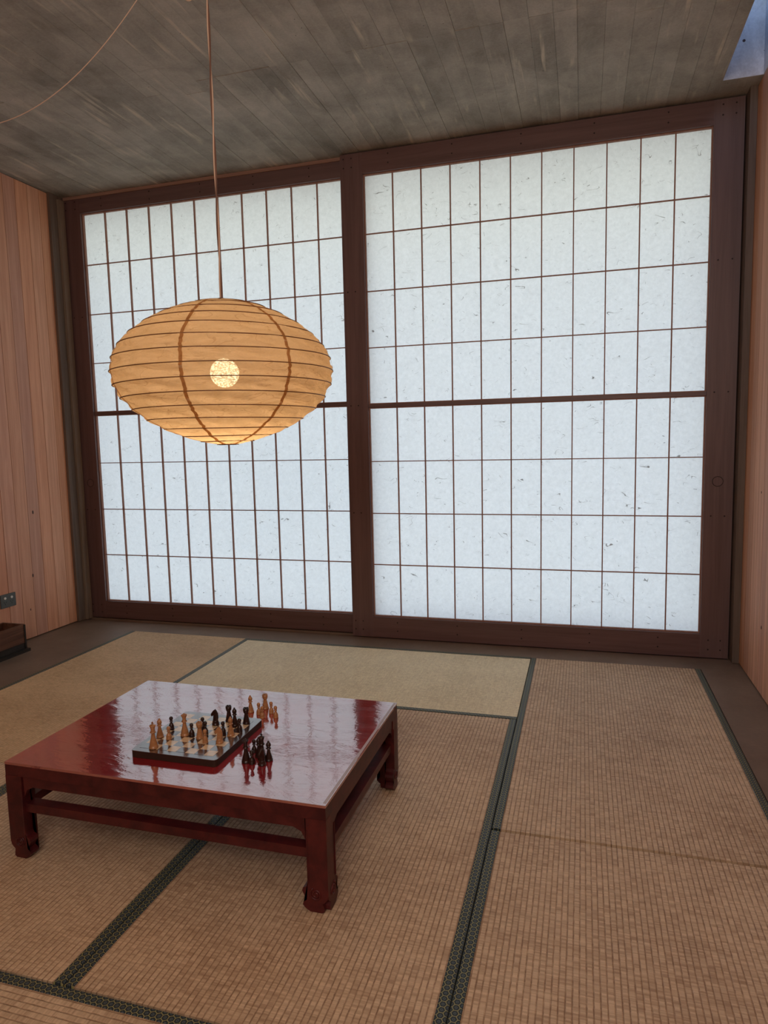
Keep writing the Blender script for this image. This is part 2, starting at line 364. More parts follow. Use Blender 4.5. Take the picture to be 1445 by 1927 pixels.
# ------------------------------------------------------------------ floor with a recess for the mats, and the door sill
bm = bmesh.new(); zt = -0.004; zb = -0.06
MX0, MX1, MY0, MY1 = -1.003, 3.003, -4.003, 0.003
box(bm, XL-0.1, MX0, YB-0.1, 0.226, -0.2, zt); box(bm, MX1, XR+0.1, YB-0.1, 0.226, -0.2, zt)
box(bm, MX0, MX1, MY1, 0.226, -0.2, zt); box(bm, MX0, MX1, YB-0.1, MY0, -0.2, zt); box(bm, MX0, MX1, MY0, MY1, -0.2, zb)
struct(obj('floor', bm, M['floor']), 'smooth brown floor running round the mats')
bm = bmesh.new()
prof = [(0.226, -0.2), (0.226, -0.016), (0.284, -0.016), (0.284, -0.001), (0.2935, -0.001), (0.2935, -0.016), (0.348, -0.016), (0.348, 0.0), (0.40, 0.0), (0.40, -0.2)]
prism(bm, prof, 0, XL-0.1, XR+0.1)
struct(obj('trim_1', bm, M['floor']), 'grooved sill track under the sliding screens')

# ------------------------------------------------------------------ ceiling: cast slab with raised and recessed board marks
XS = 3.035; YS = 0.034   # skylight slot edges
bm = bmesh.new(); lay = bm.faces.layers.float.new('board')
rnd = random.Random(11); x = XL-0.1; xs = [x]
while x < XS-0.06:
    x += rnd.uniform(0.096, 0.128); xs.append(min(x, XS))
xs[-1] = XS
for i in range(len(xs)-1):
    a, b = xs[i], xs[i+1]
    cuts = [YB-0.1, rnd.uniform(-4.6, -3.6), rnd.uniform(-3.2, -2.2), -0.895 + (0.0 if 0.2 < a < 2.4 else rnd.uniform(-.6, .2)), 0.40]
    for j in range(4):
        dz = rnd.choice([-.0022, -.001, 0, .001, .002]) + rnd.uniform(-.0006, .0006); v = rnd.random()
        g = 0.0006; y0, y1 = cuts[j]+(0.0014 if j else 0), cuts[j+1]
        vs = [bm.verts.new(Vector(p)*S) for p in ((a+g, y0, ZC+dz), (b-g, y0, ZC+dz), (b-g, y1, ZC+dz), (a+g, y1, ZC+dz), (a, y0-.0014, ZC+.004), (b, y0-.0014, ZC+.004), (b, y1, ZC+.004), (a, y1, ZC+.004))]
        for q in ((0, 1, 2, 3), (0, 4, 5, 1), (1, 5, 6, 2), (2, 6, 7, 3), (3, 7, 4, 0)):
            f_ = bm.faces.new([vs[k] for k in q]); f_[lay] = v
box(bm, XL-0.1, XS, YB-0.1, 0.42, ZC+0.004, ZC+0.20)
box(bm, XS+0.0005, XR+0.35, YS+0.002, 0.42, ZC, ZC+0.20)
for f_ in bm.faces:
    if f_[lay] == 0: f_[lay] = 0.5
struct(obj('ceiling', bm, M['concrete']), 'grey concrete ceiling marked by its casting boards')
# skylight shaft rising from the slot along the right wall
bm = bmesh.new()
box(bm, XS-0.25, XR+0.35, YS, YS+0.25, ZC+0.20, 4.1)
box(bm, XS+0.0004, XR+0.35, YS, YS+0.25, ZC+0.0005, ZC+0.2)
box(bm, XR, XR+0.25, YB-0.1, YS, ZC, 3.85)
box(bm, XS-0.25, XS-0.002, YB-0.1, YS, ZC+0.20, 3.80)
struct(obj('wall_skylight', bm, M['concrete_shaft']), 'concrete skylight shaft washed in blue daylight')

bm = bmesh.new(); lathe(bm, [(0, 0), (.006, 0), (.008, -.001), (.008, -.004), (0, -.004)], 12)
for v in bm.verts: v.co = Matrix.Rotation(math.pi/2, 4, 'X') @ v.co
sh = bpy.data.objects['wall_skylight']; obj('tie_hole', bm, M['knot'], sh, False, (3.135, YS-0.001, 3.535))
# ------------------------------------------------------------------ walls of vertical cedar planks
def plank_wall(name, label, xin, sgn, ys, zt_):
    bm = bmesh.new(); box(bm, xin+sgn*0.022, xin+sgn*0.14, YB-0.1, 0.40, -0.15, ZC+0.004 if sgn < 0 else ZC)
    wall = struct(obj(name, bm, M['knot']), label)
    rr = random.Random(3 if sgn < 0 else 5)
    for a, b in zip(ys, ys[1:]):
        g = 0.0021; d = rr.uniform(0, 0.0012)
        x0, x1 = sorted((xin+sgn*d, xin+sgn*0.021))
        bm = bmesh.new(); cx = (x0+x1)/2; cy = (a+b)/2; cz = zt_/2
        box(bm, x0-cx, x1-cx, b+g-cy, a-g-cy, 0.004-cz, zt_-cz)
        o = obj('plank', bm, M['cedar'], wall, False, (cx, cy, cz), 0.0012)
    return wall
ysl = [0.30, 0.182, 0.068, -0.047, -0.160, -0.271, -0.385, -0.503]
while ysl[-1] > YB: ysl.append(ysl[-1]-0.1135)
ysr = [0.30, 0.155, 0.040, -0.072, -0.183, -0.295, -0.409]
while ysr[-1] > YB: ysr.append(ysr[-1]-0.1145)
wl = plank_wall('wall_left', 'wall of pinkish cedar planks on the left', XL, -1, ysl, ZC-0.006)
wr = plank_wall('wall_right', 'wall of orange cedar planks on the right', XR, 1, ysr, ZC-0.006)
def knot(wall, x, y, z, r, tilt=0.3):
    bm = bmesh.new(); sg = 1 if x < 0 else -1
    lathe(bm, [(0, 0), (r*0.8, 0), (r, -0.0005), (r, -0.004), (0, -0.004)], 10)
    for v in bm.verts: v.co = Matrix.Rotation(sg*math.pi/2, 4, 'Y') @ Vector((v.co.x*1.3, v.co.y*0.62, v.co.z))
    obj('knot', bm, M['knot'], wall, False, (x+sg*0.0008, y, z))
for y, z, r in ((-0.223, 0.934, 0.011), (-0.270, 0.464, 0.011), (-0.316, 0.215, 0.007)): knot(wl, XL, y, z, r)
for y, z, r in ((-0.343, 0.363, 0.008), (-0.245, 1.085, 0.005)): knot(wr, XR, y, z, r)
bm = bmesh.new(); box(bm, XL-0.14, XR+0.14, YB-0.14, YB, -0.15, ZC)
struct(obj('wall_back', bm, M['cedar']), 'plain wall behind the viewer')

# ------------------------------------------------------------------ jambs, head track
o = boxo('jamb_trim', (XL, XL+0.022, 0.150, 0.40, 0, ZC), M['jamb']); o.name = 'trim_2'; struct(o, 'dark narrow jamb board in the left corner')
o = boxo('jamb_trim', (XL+0.020, XL+0.042, 0.225, 0.283, 0, ZC-0.03), M['rail_v']); o.name = 'trim_3'; struct(o, 'greyish stop strip beside the left screen')
o = boxo('jamb_trim', (3.199, XR, 0.150, 0.40, 0, ZC), M['jamb']); o.name = 'trim_4'; struct(o, 'grey-brown jamb in the right corner')
o = boxo('head_trim', (XL+0.03, 3.199, 0.285, 0.2932, 3.322, ZC), M['rail']); o.name = 'trim_5'; struct(o, 'pale head strip above the left screen')
o = boxo('head_trim', (XL+0.03, 3.199, 0.350, 0.40, 3.225, ZC), M['frame_x']); o.name = 'trim_6'; struct(o, 'dark header behind the tops of the screens')
o = boxo('backing_trim', (3.10, 3.199, 0.350, 0.40, 0, 3.225), M['jamb']); o.name = 'trim_8'; struct(o, 'unseen strip added behind the right screen to block a light leak')  # added to keep outside light from leaking past the right jamb
o = boxo('backing_trim', (XL+0.022, -1.56, 0.350, 0.40, 0, 3.225), M['jamb']); o.name = 'trim_9'; struct(o, 'unseen strip added behind the left screen to block a light leak')  # same added light block at the left jamb
o = boxo('backing_trim', (-1.56, 3.10, 0.350, 0.40, 0, 0.09), M['jamb']); o.name = 'trim_10'; struct(o, 'low stop strip behind the screens')
o = boxo('head_trim', (XL-0.3, XR+0.3, 0.46, 0.9, 3.22, 3.9), M['outside']); o.name = 'trim_7'; struct(o, 'outside lintel above the screens')
bm = bmesh.new(); box(bm, XL-1.0, XL-0.05, 0.40, 0.62, -0.2, 3.9); struct(obj('wall_outside_left', bm, M['outside']), 'outside wall beyond the left end of the screens')
bm = bmesh.new(); box(bm, XR+0.05, XR+1.0, 0.40, 0.62, -0.2, 3.9); struct(obj('wall_outside_right', bm, M['outside']), 'outside wall beyond the right end of the screens')

# ------------------------------------------------------------------ the two sliding shoji screens
def shoji(name, label, x0, x1, xo0, xo1, yf, zo0, zo1, z0, z1, zm, pegs, pull):
    root = struct(empty(name, (xo0, yf, 0)), label)
    th = 0.052
    fr, fx = M['frame'], M['frame_x']
    boxo('stile', (xo0, x0, yf, yf+th, zo0, zo1), fr, root, 0.0022); boxo('stile', (x1, xo1, yf, yf+th, zo0, zo1), fr, root, 0.0022)
    boxo('top_rail', (x0, x1, yf+0.0004, yf+th, z1, zo1), fx, root, 0.0022)
    boxo('bottom_rail', (x0, x1, yf+0.0004, yf+th, zo0, z0), fx, root, 0.0022)
    ky0, ky1 = yf+0.026, yf+0.044; k = 0.0034
    # thin inner frame of the lattice
    t = 0.0062
    zr = (zm-0.0125, zm+0.0125)
    boxo('middle_rail', (x0, x1, yf+0.014, ky1, zr[0], zr[1]), fx, root, 0.0008)
    for a, b in ((z0, zr[0]), (zr[1], z1)):
        boxo('lattice_edge', (x0, x0+t, ky0-0.004, ky1, a, b), M['kumiko'], root); boxo('lattice_edge', (x1-t, x1, ky0-0.004, ky1, a, b), M['kumiko'], root)
        boxo('lattice_edge', (x0+t, x1-t, ky0-0.004, ky1, a, a+t), M['kumiko'], root); boxo('lattice_edge', (x0+t, x1-t, ky0-0.004, ky1, b-t, b), M['kumiko'], root)
        a1, b1 = a+t, b-t
        xs_ = [x0+t+(x1-x0-2*t)*i/11 for i in range(12)]; zs_ = [a1+(b1-a1)*i/4 for i in range(5)]
        for xx in xs_[1:-1]: boxo('lattice_bar', (xx-k, xx+k, ky0, ky1, a1, b1), M['kumiko'], root)
        for zz in zs_[1:-1]: boxo('lattice_bar', (x0+t, x1-t, ky0+0.003, ky1, zz-k*0.85, zz+k*0.85), M['kumiko'], root)
        xe = [x0]+xs_[1:-1]+[x1]; ze = [a]+zs_[1:-1]+[b]
        proto = None
        for i in range(11):
            for j in range(4):
                o = boxo('paper_pane', (xe[i], xe[i+1], ky1+0.0004, ky1+0.0012, ze[j], ze[j+1]), M['washi'], root)
    pm = None
    for px, pz in pegs:
        if pm is None:
            bm = bmesh.new(); lathe(bm, [(0, 0.0), (0.0042, 0.0), (0.0050, 0.0006), (0.0050, 0.004), (0, 0.004)], 10)
            for v in bm.verts: v.co = Matrix.Rotation(-math.pi/2, 4, 'X') @ v.co
            pm = obj('peg', bm, M['peg'], root); 
            o = pm
        else: o = pm.copy(); C.objects.link(o)
        o.location = Vector((px, yf-0.0008, pz))*S - root.location
    # round finger pull: ring and sunken cup
    bm = bmesh.new(); lathe(bm, [(0.030, -0.0004), (0.030, 0.0015), (0.0, 0.0018)], 32)
    for v in bm.verts: v.co = Matrix.Rotation(-math.pi/2, 4, 'X') @ v.co
    fp = obj('finger_pull', bm, fr, root); fp.location = Vector((pull[0], yf-0.0025, pull[1]))*S-root.location
    bm = bmesh.new(); tube(bm, [(0.030*math.cos(a_/20*math.pi), 0, 0.030*math.sin(a_/20*math.pi)) for a_ in range(40)], 0.0016, 6, True)
    rg = obj('ring', bm, M['peg'], fp, True); rg.location = (0, 0, 0)
    return root
RX0, RX1, RO0, RO1 = 0.869, 3.028, 0.713, 3.191
pegs = []
for z in (0.052, 0.113):
    pegs += [(0.737, z), (0.793, z)] + [(x_, z) for x_ in (1.05, 1.48, 1.92, 2.36, 2.78)] + [(3.075, z), (3.145, z)]
for z in (3.245, 3.303):
    pegs += [(0.737, z), (0.793, z)] + [(x_, z) for x_ in (1.05, 1.48, 1.92, 2.36, 2.78)] + [(3.075, z), (3.145, z)]
for z in (0.90, 1.655, 2.43): pegs += [(0.745, z), (0.80, z), (3.07, z), (3.147, z)]
shoji('door_2', 'right sliding paper screen, in front, with orderly rectangular panes', RX0, RX1, RO0, RO1, 0.232, 0.0, 3.333, 0.149, 3.197, 1.650, pegs, (3.103, 1.114))
LX0, LX1, LO0, LO1 = -1.457, 0.706, -1.619, 0.864
pegs = []
for z in (0.050, 0.11, 3.25, 3.305):
    pegs += [(-1.585, z), (-1.50, z)] + [(x_, z) for x_ in (-1.26, -0.83, -0.40, 0.03, 0.46)]
for z in (0.90, 2.43): pegs += [(-1.575, z), (-1.50, z)]
shoji('door_1', 'left sliding paper screen, set behind the right one', LX0, LX1, LO0, LO1, 0.294, 0.004, 3.341, 0.143, 3.2155, 1.6725, pegs, (-1.528, 1.118))

# ------------------------------------------------------------------ tatami mats
def mat_(label, cx, cy, along, rush, bands=True, top=0.0, gap=0.0015, lx=1.0, ly=2.0, tilt=0.0):
    """mat centred at cx,cy; local y is the long side; along = 'y' or 'x'"""
    root = empty('tatami_mat', (cx, cy, zb), label, 'mat', 'tatami mats covering the floor', 0.0 if along == 'y' else math.pi/2)
    bw = 0.0312; wx = lx/2-gap; wy = ly/2-gap; inner = wx-bw
    h = top-zb
    bm = bmesh.new()
    # ribbed woven face: shallow arcs between the warp lines
    nr = int(round((2*inner*S)/PITCH)); k0 = -math.ceil(inner*S/PITCH-0.5)
    xs_ = []; u = -inner
    edges = [-inner]; kk = math.ceil(-inner*S/PITCH-1e-6)
    while kk*PITCH/S < inner-1e-4:
        if kk*PITCH/S > -inner+0.002: edges.append(kk*PITCH/S)
        kk += 1
    edges.append(inner)
    pts = []
    for a, b in zip(edges, edges[1:]):
        pts += [(a, -0.0013), (a+(b-a)*0.22, -0.0002), (a+(b-a)*0.78, -0.0002)]
    pts.append((inner, -0.0013))
    ny = 16 if not tilt else 16
    rows = []
    rr = random.Random(int((cx*10+cy)*7))
    wob = [rr.uniform(-0.0007, 0.0007) for _ in range(ny+1)]; wob[0] = wob[-1] = 0
    for i in range(ny+1):
        yy = -wy+2*wy*i/ny
        rows.append([bm.verts.new(Vector((px, yy, h+pz+wob[i]))*S) for px, pz in pts])
    for a, b in zip(rows, rows[1:]):
        for i in range(len(a)-1): bm.faces.new((a[i], a[i+1], b[i+1], b[i]))
    lo = [bm.verts.new(Vector(p)*S) for p in ((-inner, -wy, 0), (inner, -wy, 0), (inner, wy, 0), (-inner, wy, 0))]
    bm.faces.new(lo[::-1])
    bm.faces.new([lo[0], lo[1]]+rows[0][::-1]); bm.faces.new([lo[2], lo[3]]+rows[-1])
    bm.faces.new([lo[3], lo[0]]+[r[0] for r in rows]); bm.faces.new([lo[1], lo[2]]+[r[-1] for r in rows][::-1])
    bmesh.ops.triangulate(bm, faces=[f_ for f_ in bm.faces if len(f_.verts) > 4])
    obj('rush_cover', bm, M[rush], root)
    # cloth edging: built along local x, turned to follow the long side
    for s_ in (-1, 1):
        bm = bmesh.new(); segs = 24
        cs = [(-bw/2, -h), (-bw/2, -0.001), (-bw/2+0.002, 0.0010), (bw/2-0.003, 0.0010), (bw/2, -0.0015), (bw/2, -h)]
        rows = []
        for i in range(segs+1):
            xx = -wy+2*wy*i/segs; wv = rr.uniform(-0.0005, 0.0005)
            rows.append([bm.verts.new(Vector((xx, c[0]*(-s_) + (wv if 0 < k < 5 else 0), c[1]))*S) for k, c in enumerate(cs)])
        for a, b in zip(rows, rows[1:]):
            for i in range(len(cs)): bm.faces.new((a[i], a[(i+1) % len(cs)], b[(i+1) % len(cs)], b[i]))
        bm.faces.new(rows[0]); bm.faces.new(rows[-1][::-1])
        o = obj('cloth_edging', bm, M['brocade'], root, False)
        o.location = Vector((s_*(wx-bw/2), 0, h))*S; o.rotation_euler.z = math.pi/2
    return root
mat_('right-hand tatami mat touching the floor strip below the right screen', 2.5, -0.996, 'y', 'tatami', ly=1.978)
mat_('right-hand tatami mat nearest the viewer, beyond the long crosswise crack', 2.5, -2.998, 'y', 'tatami', ly=1.994, top=0.002)
mat_('pale newer tatami mat lying parallel to the screens', 1.0, -0.5, 'x', 'tatami_new', top=0.001)
mat_('golden-brown tatami mat in the far left corner of the room', -0.5, -1.0, 'y', 'tatami_gold')
mat_('tatami mat under the left half of the red table', 0.5, -1.993, 'y', 'tatami', ly=1.986)
mat_('tatami mat under the right half of the red table', 1.5, -1.993, 'y', 'tatami', ly=1.986)
mat_('tatami mat lying crosswise at the near edge, lower left', 1.0, -3.488, 'x', 'tatami')
mat_('tatami mat at the left edge, nearer than the golden one', -0.5, -3.0, 'y', 'tatami')

# ------------------------------------------------------------------ red lacquer table
TX0, TX1, TY0, TY1, TZ = 0.410, 1.588, -2.560, -1.752, 0.345
tcx, tcy = (TX0+TX1)/2, (TY0+TY1)/2; hx, hy = (TX1-TX0)/2, (TY1-TY0)/2
table = empty('low_table', (tcx, tcy, 0.001), 'low rectangular red lacquer table with scrolled hoof feet, chess set on top', 'table')
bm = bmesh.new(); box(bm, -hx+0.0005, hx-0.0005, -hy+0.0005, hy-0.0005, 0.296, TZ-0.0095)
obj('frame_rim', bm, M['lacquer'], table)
bm = bmesh.new(); box(bm, -hx+0.0002, hx-0.0002, -hy+0.0002, hy-0.0002, TZ-0.0095, TZ-0.0011)
obj('table_top', bm, M['lacquer_top'], table, False, (0, 0, 0), 0.0022)
bm = bmesh.new(); box(bm, hx-0.0125, hx-0.0028, -hy+0.012, hy-0.004, TZ-0.0013, TZ-0.00085)
obj('worn_edge', bm, M['worn'], table)['label'] = 'greyish worn strip along the right edge'
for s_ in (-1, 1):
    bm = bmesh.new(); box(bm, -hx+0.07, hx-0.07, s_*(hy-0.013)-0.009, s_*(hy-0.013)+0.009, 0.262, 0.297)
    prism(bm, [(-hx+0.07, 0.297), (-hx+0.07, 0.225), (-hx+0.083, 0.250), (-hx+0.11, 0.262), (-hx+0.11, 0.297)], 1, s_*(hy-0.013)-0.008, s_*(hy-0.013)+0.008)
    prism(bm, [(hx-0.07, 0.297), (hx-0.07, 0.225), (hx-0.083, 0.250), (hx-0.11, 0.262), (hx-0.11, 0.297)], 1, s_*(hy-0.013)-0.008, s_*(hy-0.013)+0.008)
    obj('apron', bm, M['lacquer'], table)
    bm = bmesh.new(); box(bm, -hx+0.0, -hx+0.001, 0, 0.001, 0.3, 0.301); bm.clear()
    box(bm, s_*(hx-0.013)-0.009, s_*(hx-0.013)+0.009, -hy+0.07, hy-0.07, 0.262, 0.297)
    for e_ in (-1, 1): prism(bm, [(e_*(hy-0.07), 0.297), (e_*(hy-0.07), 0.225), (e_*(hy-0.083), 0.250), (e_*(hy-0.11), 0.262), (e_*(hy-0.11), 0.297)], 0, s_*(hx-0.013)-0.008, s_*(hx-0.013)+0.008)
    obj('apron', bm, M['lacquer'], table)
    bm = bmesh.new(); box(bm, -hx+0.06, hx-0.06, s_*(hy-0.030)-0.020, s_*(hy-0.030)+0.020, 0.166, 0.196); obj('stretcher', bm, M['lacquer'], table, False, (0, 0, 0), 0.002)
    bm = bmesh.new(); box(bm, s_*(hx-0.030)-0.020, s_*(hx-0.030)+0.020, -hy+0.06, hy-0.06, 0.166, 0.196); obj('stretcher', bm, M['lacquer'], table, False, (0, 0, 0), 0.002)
# legs: two profiled boards meeting at the outer corner, scroll bosses at the foot
prof = [(0, 0.297), (0, 0.060), (0.004, 0.044), (0.013, 0.034), (0.020, 0.029), (0.015, 0.018), (0.014, 0.006), (0.022, 0.0), (0.060, 0.0), (0.076, 0.010),
        (0.084, 0.019), (0.081, 0.028), (0.070, 0.036), (0.078, 0.050), (0.085, 0.064), (0.082, 0.073), (0.070, 0.080), (0.066, 0.092), (0.066, 0.297)]
for sx in (-1, 1):
    for sy in (-1, 1):
        bm = bmesh.new()
        p1 = [(-sx*a, b) for a, b in prof]
        prism(bm, p1, 1, 0.0, -sy*0.034)
        p2 = [(-sy*max(a, 0.0012), b) for a, b in prof]
        prism(bm, p2, 0, -sx*0.0006, -sx*0.034)
        box(bm, *sorted((-sx*0.02, -sx*0.060)), *sorted((-sy*0.02, -sy*0.060)), 0.004, 0.29)
        tube(bm, [(-sx*0.0640, sy*0.0003, 0.090), (-sx*0.0640, sy*0.0003, 0.258)], 0.0024, 6)
        tube(bm, [(sx*0.0003, -sy*0.0640, 0.090), (sx*0.0003, -sy*0.0640, 0.258)], 0.0024, 6)
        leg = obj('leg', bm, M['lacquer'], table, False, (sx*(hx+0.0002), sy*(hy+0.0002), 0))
        for face in (0, 1):
            bm = bmesh.new(); pts = []
            for i in range(34):
                t = i/33; a = t*2.1*2*math.pi+0.5; r = 0.003+0.017*t
                pts.append((-sx*0.040*1 + r*math.cos(a)*(-sx), 0, 0.058+r*math.sin(a)) if face == 0 else (0, -sy*0.040 + r*math.cos(a)*(-sy), 0.058+r*math.sin(a)))
            tube(bm, pts, 0.0032, 6)
            obj('scroll', bm, M['lacquer'], leg, True)

# ------------------------------------------------------------------ chess board
BX0, BX1, BY0, BY1, BZ0, BZ1 = 0.818, 1.149, -2.426, -2.080, TZ, TZ+0.0256
bcx, bcy = (BX0+BX1)/2, (BY0+BY1)/2; bw_, bh_ = (BX1-BX0)/2, (BY1-BY0)/2
board = empty('chess_board', (bcx, bcy, BZ0), 'thick wooden chess board with dark rim lying on the red table', 'board')
bm = bmesh.new(); r_ = 0.014; poly = []
for cxx, cyy, a0 in ((bw_-r_, bh_-r_, 0), (-bw_+r_, bh_-r_, 90), (-bw_+r_, -bh_+r_, 180), (bw_-r_, -bh_+r_, 270)):
    for q in range(5): a = math.radians(a0+q*22.5); poly.append((cxx+r_*math.cos(a), cyy+r_*math.sin(a)))
prism(bm, poly, 2, 0.0005, 0.0236)
M['walnut_g'] = N('varnished_walnut').bsdf((0.055, 0.025, 0.018), 0.18, None, 0.7, coat=1.0, coat_rough=0.12, coat_ior=2.05)
M['walnut_m'] = N('matt_walnut').bsdf((0.035, 0.015, 0.010), 0.6, None, 0.2)
obj('board_body', bm, M['walnut_m'], board)
bm = bmesh.new(); prism(bm, poly, 2, 0.0236, 0.0250); obj('board_rim', bm, M['walnut_g'], board)
nm = N('varnished_maple'); co_ = nm.co('Object', 2.0); M['maple'] = nm.bsdf(nm.ramp(nm.noise(nm.scale(co_, (20, 120, 20)), 1, 3), [(0.3, (0.60, 0.42, 0.24)), (0.7, (0.72, 0.53, 0.33))]), 0.3, None, 0.5, coat=0.8, coat_rough=0.15, coat_ior=1.9)
sq = (2*bw_-0.044)/8; sqy = (2*bh_-0.050)/8
protos = {}
for i in range(8):
    for j in range(8):
        light = (i+j) % 2 == 1
        if light not in protos:
            bm = bmesh.new(); box(bm, -sq/2+0.0002, sq/2-0.0002, -sqy/2+0.0002, sqy/2-0.0002, -0.001, 0.0005)
            protos[light] = obj('square', bm, M['maple'] if light else M['walnut_g'], board); o = protos[light]
        else: o = protos[light].copy(); C.objects.link(o)
        o.location = Vector(((i-3.5)*sq-0.003, (j-3.5)*sqy, 0.0251))*S

# ------------------------------------------------------------------ chess pieces
def prof_for(k):
    if k == 'p': return [(0, 0), (.0098, 0), (.0102, .0016), (.0100, .0040), (.0088, .0052), (.0098, .0080), (.0096, .0120), (.0074, .0175), (.0040, .0235), (.0036, .0275), (.0062, .0285), (.0062, .0300), (.0040, .0312), (.0052, .0335), (.0066, .0365), (.0070, .0395), (.0064, .0430), (.0044, .0460), (0, .0472)]
    if k == 'r': return [(0, 0), (.0118, 0), (.0122, .002), (.0120, .005), (.0104, .0065), (.0106, .010), (.0096, .016), (.0074, .026), (.0062, .036), (.0060, .041), (.0086, .0425), (.0090, .045), (.0084, .0465), (.0098, .049), (.0100, .0575), (.0080, .0575), (.0078, .0530), (0, .0530)]
    if k == 'b': return [(0, 0), (.0116, 0), (.0120, .002), (.0118, .005), (.0100, .0065), (.0103, .010), (.0090, .016), (.0062, .027), (.0044, .038), (.0042, .0405), (.0078, .042), (.0078, .0438), (.0050, .0452), (.0048, .0468), (.0068, .0500), (.0076, .0545), (.0066, .0600), (.0038, .0640), (.0026, .0648), (.0034, .0668), (.0022, .0690), (0, .0695)]
    if k == 'q': return [(0, 0), (.0134, 0), (.0138, .002), (.0136, .006), (.0116, .0075), (.0119, .0115), (.0104, .019), (.0070, .033), (.0052, .046), (.0050, .0495), (.0088, .0512), (.0088, .0530), (.0056, .0545), (.0070, .0565), (.0056, .0580), (.0060, .066), (.0094, .0735), (.0098, .0752), (.0078, .0752), (.0066, .0735), (.0048, .0760), (.0024, .0775), (.0030, .0795), (.0024, .0815), (0, .0822)]
    if k == 'k': return [(0, 0), (.0140, 0), (.0144, .002), (.0142, .006), (.0120, .0075), (.0124, .0115), (.0108, .020), (.0072, .035), (.0054, .050), (.0052, .0535), (.0092, .0552), (.0092, .0572), (.0058, .0588), (.0072, .0608), (.0060, .0625), (.0066, .071), (.0094, .0790), (.0090, .0812), (.0062, .0828), (.0030, .0838), (.0024, .0845), (0, .0845)]
    return [(0, 0), (.0118, 0), (.0122, .002), (.0120, .005), (.0104, .0065), (.0106, .0100), (.0092, .0150), (.0088, .0170), (0, .0172)]
def knight_head(bm):
    # side outline in x-z, facing -x, given thickness that swells at the cheek
    pl = [(.0085, .016), (.0100, .024), (.0102, .034), (.0088, .045), (.0050, .054), (.0022, .0575), (.0006, .0600), (-.0016, .0570), (-.0060, .0545), (-.0105, .0480), (-.0140, .0425), (-.0150, .0385), (-.0140, .0345), (-.0115, .0325), (-.0068, .0370), (-.0035, .0365), (-.0030, .0320), (-.0062, .0250), (-.0080, .016)]
    n_ = len(pl); cxm = sum(p[0] for p in pl)/n_; czm = sum(p[1] for p in pl)/n_
    lays = []
    for yy, sc in ((-.0068, .60), (-.0052, .90), (-.002, 1.0), (.002, 1.0), (.0052, .90), (.0068, .60)):
        lays.append([bm.verts.new(Vector((cxm+(p[0]*1.12-cxm)*sc, yy*(1.15 if p[1] < .03 else 0.85), czm+(p[1]-czm)*(sc if p[1] > .02 else 1)))*S) for p in pl])
    for a, b in zip(lays, lays[1:]):
        for i in range(n_): bm.faces.new((a[i], a[(i+1) % n_], b[(i+1) % n_], b[i]))
    f1 = bm.faces.new(lays[0]); f2 = bm.faces.new(lays[-1][::-1]); bmesh.ops.triangulate(bm, faces=[f1, f2])
NAME = dict(p='pawn', r='rook', b='bishop', q='queen', k='king', n='knight')
def make_piece(k, light):
    m = M['box'] if light else M['ebony']; nm_ = 'chess_'+NAME[k]
    root = empty(nm_, (0, 0, 0))
    bm = bmesh.new(); lathe(bm, [(r_k*(1.0 if k == 'p' else 1.12), z_k) for r_k, z_k in prof_for(k)], 20); obj('body', bm, m, root, True)
    if k == 'n':
        bm = bmesh.new(); knight_head(bm); obj('horse_head', bm, m, root, False)
    if k == 'k':
        bm = bmesh.new(); box(bm, -.0016, .0016, -.0014, .0014, .084, .0935); box(bm, -.0042, .0042, -.0014, .0014, .0875, .0905); obj('cross', bm, m, root)
    if k == 'q':
        bm = bmesh.new()
        for i in range(8):
            a = i*math.pi/4; lathe(bm, [(0, -.0012), (.0016, 0), (.0012, .0020), (0, .0028)], 6, .0086*math.cos(a), .0086*math.sin(a), .0752)
        obj('crown_points', bm, m, root)
    if k == 'r':
        bm = bmesh.new()
        for i in range(6):
            a0 = i*math.pi/3; poly = [(r*math.cos(a0+t), r*math.sin(a0+t)) for r, ts in ((.0100, (0, .25, .5, .7)), (.0076, (.7, .5, .25, 0))) for t in ts]
            prism(bm, poly, 2, .0570, .0602)
        obj('battlement', bm, m, root)
    if k == 'b':
        bm = bmesh.new(); box(bm, -.0010, .0010, -.0085, .0085, -.0004, .0004)
        for v in bm.verts: v.co = Matrix.Rotation(0.6, 4, 'X') @ v.co
        for v in bm.verts: v.co += Vector((0, -.003, .0575))*S
        obj('mitre_slit', bm, M['hole'], root)
    return root
made = {}
def piece(k, light, x, y, z, label, rz=0.0):
    key = (k, light)
    if key not in made: o = made[key] = make_piece(k, light); o.location = Vector((x, y, z))*S; o.rotation_euler.z = rz
    else: o = dup(made[key], (x, y, z), rz)
    o['label'] = label; o['category'] = 'chess piece'
    o['group'] = 'pale wooden chess pieces' if light else 'dark chess pieces'
ZT = BZ1+0.0002
